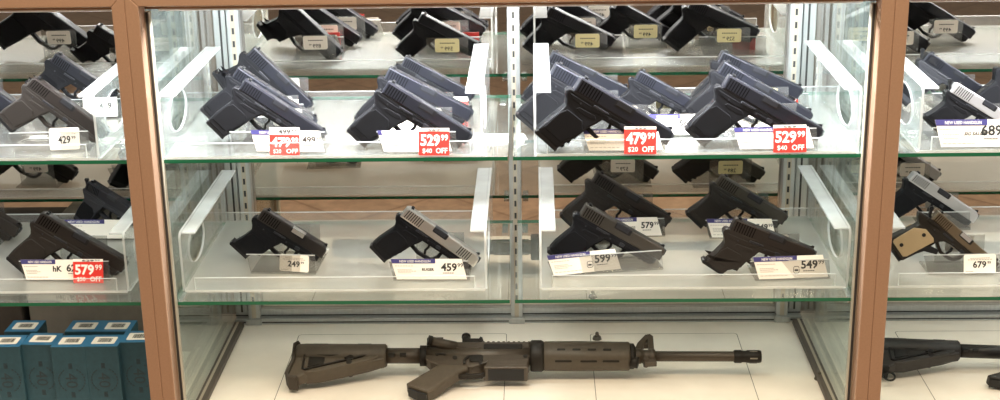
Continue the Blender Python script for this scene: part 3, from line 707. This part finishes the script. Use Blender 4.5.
# ------------------------------------------------------------------ rifles
def rifle_parts(c, full=True):
    out = []
    def add(n, bm, *mats, par=None): out.append((n, mesh(bm, n, *mats), par)); return len(out)-1
    st, me, dk, rub = c
    t = B()
    prism(t, sc([(8, 20), (30, 22), (183, 21), (183, -22), (160, -28), (120, -40), (40, -61), (26, -70), (10, -71), (5, -64), (8, -44), (12, -24)]), -.013, .013, .004, 2)
    lathe_x(t, [(.012, .018), (.016, .0225), (.183, .0225), (.186, .020)], 28)
    prism(t, sc([(90, -38), (40, -55), (36, -61), (60, -59), (150, -30), (172, -20), (172, -12)]), -.0165, .0165, .0015)
    s = add('stock', t, st)
    t = B(); prism(t, sc(strip([(16, 22), (8, 16), (10, -26), (6, -46), (3, -63), (8, -72), (24, -74)], 7)), -.0185, .0185, .003); add('butt_pad', t, rub, par=s)
    t = B(); prism(t, sc([(40, -17), (70, -19), (70, -36), (40, -44)]), -.0152, .0152, .0008)
    prism(t, sc(strip([(31, -12), (31, -50), (36, -52), (112, -27), (150, -13)], 3.4)), -.0172, .0172, .0006)
    prism(t, sc(strip([(33, -12), (80, -15), (108, -12), (150, -12)], 3.0)), -.0172, .0172, .0006); add('sling_cutout', t, dk, par=s)
    t = B(); cyl(t, (.118, -.0185, -.034), (.118, .0185, -.034), .0055, n=16)
    add('sling_mount', t, dk, par=s)
    for x0, x1 in ((44, 72), (130, 156)):
        t = B(); prism(t, sc([(x0, 12.5), (x1, 12.5), (x1, 16), (x0, 16)]), -.0170, .0170, .0006); add('stock_slot', t, dk, par=s)
    t = B(); prism(t, sc([(108, -22), (124, -28), (126, -18), (118, -14)]), -.0178, .0178, .0008); add('adjustment_lever', t, dk, par=s)
    t = B(); lathe_x(t, [(.18, .0150), (.262, .0150)], 24); tb = add('buffer_tube', t, me)
    t = B()
    for x in (190, 212): prism(t, sc(rrect(x, x+13, -13, -7, 2)), -.0152, -.008, .0006)
    add('tube_notch', t, dk, par=tb)
    t = B(); lathe_x(t, [(.250, .0195), (.2505, .0205), (.262, .0205), (.2625, .0195)], 12); add('castle_nut', t, dk, par=tb)
    # receiver
    t = B()
    prism(t, sc([(262, -2), (262, -18), (272, -30), (296, -40), (352, -42), (366, -36), (378, -30), (456, -26), (462, -10), (462, 2)]), -.0125, .0125, .002)
    prism(t, sc([(380, -26), (377, -42), (379, -46), (452, -46), (455, -42), (460, -24)]), -.0165, .0165, .0025)
    prism(t, sc([(375, -42), (374, -48), (377, -50), (455, -50), (458, -46), (456, -40)]), -.0185, .0185, .002)
    lo = add('lower_receiver', t, me)
    t = B(); box(t, .382, .450, -.0145, .0145, -.0507, -.0495); add('magazine_well', t, 'dark', par=lo)  # dark plate stands for the shade inside the open well
    for x, z in ((318, -18), (452, -14)):
        t = B(); cyl(t, (x*S_, -.0138, z*S_), (x*S_, -.012, z*S_), .0045, n=14); add('takedown_pin', t, dk, par=lo)
    t = B(); cyl(t, (.284, -.0142, -.008), (.284, -.012, -.008), .0045, n=14); prism(t, sc(strip([(284, -8), (300, -10)], 4)), -.0145, -.012, .0005); add('safety_selector', t, dk, par=lo)
    t = B(); prism(t, sc(rrect(346, 372, -30, -12, 5)), -.0155, -.012, .0008); prism(t, sc(strip(arc(352, -30, 16, 200, -20, 8), 5)), -.0150, -.011, .0006); add('magazine_release', t, dk, par=lo)
    t = B(); prism(t, sc(strip([(318, -38), (322, -52), (334, -56), (370, -54), (377, -46)], 5)), -.006, .006, .0015)
    prism(t, sc(strip([(340, -38), (343, -44), (340, -50), (344, -53)], 4)), -.003, .003, .001); add('trigger_guard', t, dk, par=lo)
    t = B(); prism(t, sc([(290, -34), (346, -38), (344, -47), (326, -56), (282, -103), (272, -110), (234, -93), (231, -85), (276, -46), (282, -40)]), -.0145, .0145, .007, 3); g = add('pistol_grip', t, st)
    t = B(); prism(t, sc([(236, -95.5), (271, -111.5), (269, -114), (252, -107.5), (234, -97)]), -.0115, .0115, .0015); add('grip_cap', t, 'dark', par=g)
    t = B()
    prism(t, sc([(262, 0), (262, 24), (300, 27), (340, 26), (462, 27), (462, 0), (380, -4)]), -.0135, .0135, .004)
    lathe_x(t, [(.262, .0165), (.462, .0165)], 20)
    u = add('upper_receiver', t, me)
    t = B(); prism(t, sc(rrect(372, 446, 2, 15, 2)), -.0178, -.010, .001); add('dust_cover', t, dk, par=u)
    t = B(); cyl(t, (.272, -.028, .012), (.318, -.012, .012), .0085, .0105, 18); cyl(t, (.266, -.030, .012), (.273, -.0277, .012), .0098, n=14, mi=1); add('forward_assist', t, me, dk, par=u)
    t = B(); box(t, .366, .462, -.0105, .0105, .024, .0272, .001)
    for i in range(10): box(t, .368+i*.0098, .373+i*.0098, -.0105, .0105, .0265, .0300, .0008)
    add('top_rail', t, me, par=u)
    t = B(); box(t, .262, .284, -.016, .016, .028, .034, .001); prism(t, [(.262, -.02), (.270, -.02), (.272, .02), (.262, .02)], .0, .006); 
    cyl(t, (.276, -.001, .040), (.292, -.001, .040), .007, n=14); add('charging_handle', t, dk, par=u)
    t = B(); box(t, .330, .362, -.009, .009, .028, .040, .0015); cyl(t, (.336, 0, .036), (.336, 0, .052), .0070, .0078, 16); cyl(t, (.336, 0, .050), (.336, 0, .055), .0088, n=16); prism(t, sc([(356, 30), (372, 30), (368, 44), (364, 46)]), -.008, .008, .001); add('rear_sight', t, dk, par=u)
    # fore end
    t = B(); lathe_x(t, [(.461, .028), (.464, .0305), (.482, .0305), (.487, .0275)], 28); add('delta_ring', t, dk)
    t = B(); lathe_x(t, [(.486, .024), (.489, .0262), (.560, .0268), (.630, .0258), (.648, .0258), (.651, .0235)], 32, .5); h = add('handguard', t, st)
    t = B()
    for ph_, sl_ in ((19, ((512, 528), (541, 557), (570, 586), (599, 615))), (66, ((508, 540), (556, 588), (598, 630)))):
        for x0, x1 in sl_:
            q = B(); prism(q, sc(rrect(x0, x1, -1.9, 1.9, 1.8)), -.0287, -.020, .0004)
            bmesh.ops.rotate(q, verts=q.verts, cent=(0, 0, 0), matrix=Matrix.Rotation(R(ph_), 3, 'X')); merge(t, q)
    add('vent_slot', t, dk, par=h)
    t = B(); lathe_x(t, [(.650, .0245), (.658, .0245), (.662, .018)], 24); cyl(t, (.652, -.004, -.018), (.666, -.004, -.022), .011, n=14); add('handguard_cap', t, dk)
    t = B()
    lathe_x(t, [(.672, .0135), (.676, .0145), (.690, .0145), (.690, .0125), (.704, .0125), (.706, .0145), (.714, .0145), (.716, .012)], 22)
    for a_ in (([(676, 10), (690, 10), (704, 44), (708, 54), (700, 54), (684, 32)]), ([(704, 10), (715, 10), (715, 50), (709, 56), (702, 54), (704, 30)]), ([(682, 26), (708, 26), (708, 32), (686, 32)]), ([(690, -12), (716, -12), (718, -22), (696, -24)])): prism(t, sc(a_), -.006, .006, .0012)
    cyl(t, (.698, -.010, -.016), (.698, .010, -.016), .005, n=14)
    for v in t.verts: v.co.x -= .017
    add('front_sight', t, me)
    t = B(); lathe_x(t, [(.64, .0100), (.852, .0098), (.856, .0098)], 22); add('barrel', t, me)
    t = B(); lathe_x(t, [(.848, .0105), (.850, .0125), (.862, .0125), (.864, .0112), (.872, .0112), (.874, .0122), (.896, .0122), (.900, .0112)], 22); fl = add('muzzle_brake', t, dk)
    t = B()
    for k in range(5):
        a_ = 2*pi*k/5+.5; cyl(t, (.878, .0115*cos(a_), .0115*sin(a_)), (.892, .0115*cos(a_), .0115*sin(a_)), .0017, n=8)
    cyl(t, (.8995, 0, 0), (.9006, 0, 0), .006, n=14); add('brake_slot', t, 'seam', par=fl)
    return out
def rifle(parts, rear, muz, z, lean, label, L=.9):
    A = gun_axes(0, R(lean)); n = A @ Vector((0, 1, 0)); ax = A @ Vector((1, 0, 0)); az = A @ Vector((0, 0, 1))
    pts = [v.co.copy() for _, me, _ in parts for v in me.vertices]
    d0 = ray(*rear); d1 = ray(*muz)
    def at(s):
        P = CAM+d0*s; Q = CAM+d1*(n.dot(P-CAM)/n.dot(d1)); v = Q-P; k = v.length/L
        Mx = Matrix.Translation(P) @ A @ Matrix.Rotation(math.atan2(-v.dot(az), v.dot(ax)), 4, 'Y') @ Matrix.Scale(k, 4)
        return Mx, min((Mx @ p for p in pts[::3]), key=lambda q: q.z), k
    a, c = 1.8, 4.0
    for _ in range(40):
        m_ = (a+c)/2
        if at(m_)[1].z > z: a = m_
        else: c = m_
    Mx, lo, k = at((a+c)/2); print('rifle scale', round(k, 3), lo, Mx.translation)
    root = thing('rifle', label, 'rifle', Matrix.Translation((lo.x, lo.y, z)))
    rel = root.matrix_world.inverted() @ Mx; made = []
    for pn, me, par in parts: made.append(link(pn, me, root if par is None else made[par], rel if par is None else None))
    return root
rifle(rifle_parts(('fde', 'fdemetal', 'fdedark', 'fderub')), (290.5, 355.5), (761, 356.5), ZF+.0006, 70, 'tan rifle with black fittings lying on the white deck of the middle case')
bp_ = rifle_parts(('rblack', 'rblackm', 'dark', 'dark'))
for _n, _me, _p in bp_:
    for v in _me.vertices:
        if v.co.x > .245: v.co.x += .05
rr = rifle(bp_, (873, 347.5), (1319, 364), ZF+.0006, 70, 'black rifle lying on the white deck of the right case', .95)
t = B()
pts = arc(.024, -.088, .012, 0, 360, 20)
t2 = B(); prism(t2, strip(pts, .0035), -.002, .002, .0008); merge(t, t2)
stock = [o for o in rr.children if o.name.startswith('stock')][0]
obj('sling_swivel', t, 'dark', stock)

# ------------------------------------------------------------------ ammunition boxes in the left case
BX, BY, BZ = .0635, .054, .135
def ammo_meshes():
    t = B(); box(t, 0, BX, 0, BY, 0, BZ, .0012)
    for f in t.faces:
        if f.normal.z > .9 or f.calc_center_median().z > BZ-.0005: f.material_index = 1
    body = mesh(t, 'ammo_box', 'boxblue', 'boxtop')
    t = B(); prism(t, rrect(BX*.17, BX*.85, BY*.2, BY*.78, .003), -.0004, .0); 
    for v in t.verts: v.co = Vector((v.co.x, v.co.z, BZ+.0004-v.co.y-.0004))
    lab = mesh(t, 'barcode_label', 'card')
    t = B(); import random as rd; rd.seed(4); x = BX*.33
    while x < BX*.70:
        w_ = rd.choice((.0007, .0012, .0020)); box(t, x, x+w_, BY*.34, BY*.66, BZ+.0004, BZ+.0007); x += w_+rd.choice((.0006, .0010))
    bars = mesh(t, 'barcode', 'ink')
    t = B(); q = B(); text(q, '40', .022, .0, 0, -.011, 0, 'C'); merge(t, q, 0, Matrix.Rotation(R(90), 4, 'Y'))
    for a0, a1, r_ in ((-60, 60, .024), (125, 235, .024)):
        n_ = 9
        for i in range(n_):
            a_ = R(a0+(a1-a0)*i/(n_-1)); q = B(); flat(q, -.0011, .0011, -.0019, .0019, 0); merge(q2 := B(), q, 0, Matrix.Translation((r_*cos(a_), 0, r_*sin(a_))) @ Matrix.Rotation(-a_, 4, 'Y')); merge(t, q2, 0)
    for z0 in (.024, -.034):
        for i in range(4): flat(t, -.0035, .0035, z0+i*.0028, z0+i*.0028+.0018, 0)
    for v in t.verts: v.co += Vector((BX*.52, -.0003, BZ-.068))
    pr_ = mesh(t, 'box_print', 'boxink')
    return body, lab, bars, pr_
AM = ammo_meshes()
zt = ZF+BZ
ABOX = [((-15, 347), 1.0, 'blue ammunition box cut by the left edge, front row'), ((20.5, 344.5), -2, 'blue ammunition box second from the left, front row'),
        ((50, 347), .5, 'blue ammunition box third from the left, front row'), ((83, 346.5), 0, 'blue ammunition box fourth from the left, front row'),
        ((118.5, 342.5), 1, 'blue ammunition box beside the left post, front row'),
        ((3, 332.5), 0, 'blue ammunition box at the left of the back row'), ((63.5, 332.5), 0, 'blue ammunition box in the middle of the back row'), ((96, 332.5), 0, 'blue ammunition box at the right of the back row')]
for i, (px, rz, lb) in enumerate(ABOX):
    p = on_z(*px, zt)
    if i >= 5: p.y += .004
    o = link('ammo_box', AM[0], None, Matrix.Translation((p.x, p.y, ZF+.0002)) @ Matrix.Rotation(R(rz), 4, 'Z')); tag(o, lb, 'ammunition box', 'blue ammunition boxes')
    l_ = link('barcode_label', AM[1], o); l_['label'] = 'white barcode label'; link('barcode', AM[2], l_); link('box_print', AM[3], o)
    print('box', round(p.x, 3), round(p.y, 3))
t = B(); box(t, 0, .345, 0, .10, 0, .215, .003); box(t, .0, .345, -.0004, .0002, .17, .172, 0, 1)
o = obj('rear_box', t, ('greybrd', 'seam')); o.location = (-.985, .34, ZF+.0002); tag(o, 'plain grey-brown carton standing behind the blue boxes', 'carton')

# ------------------------------------------------------------------ rubber bumpers on the deck
bum = None
for (px, lb) in (((597, 339), 'grey rubber bumper on the deck above the rifle handguard'), ((819, 379), 'grey rubber bumper on the deck near the right glass')):
    p = on_z(*px, ZF+.0002)
    if bum is None:
        t = B(); cyl(t, (0, 0, 0), (0, 0, .006), .0095, .0075, 20); cyl(t, (0, 0, .006), (0, 0, .011), .0055, .0035, 16); bmesh.ops.create_icosphere(t, subdivisions=2, radius=.0038, matrix=Matrix.Translation((0, 0, .0125)))
        bum = mesh(t, 'rubber_bumper', 'rubber')
    o = link('rubber_bumper', bum, None, Matrix.Translation(p)); tag(o, lb, 'bumper', 'rubber bumpers')
M['cornerdark'] = pm('dark_corner_fill', (.035, .024, .017), .7, 0, .15, 30)
t = B(); box(t, 0, .30, 0, .11, 0, .20, .003); box(t, 0, .30, -.0004, .0002, .15, .152, 0, 1)  # added box, coloured to make the far-left corner dark
o = obj('rear_box', t, ('cornerdark', 'seam')); o.location = (-1.295, .33, ZF+.0002); tag(o, 'dark brown box added for the dark left edge behind the blue boxes', 'carton')
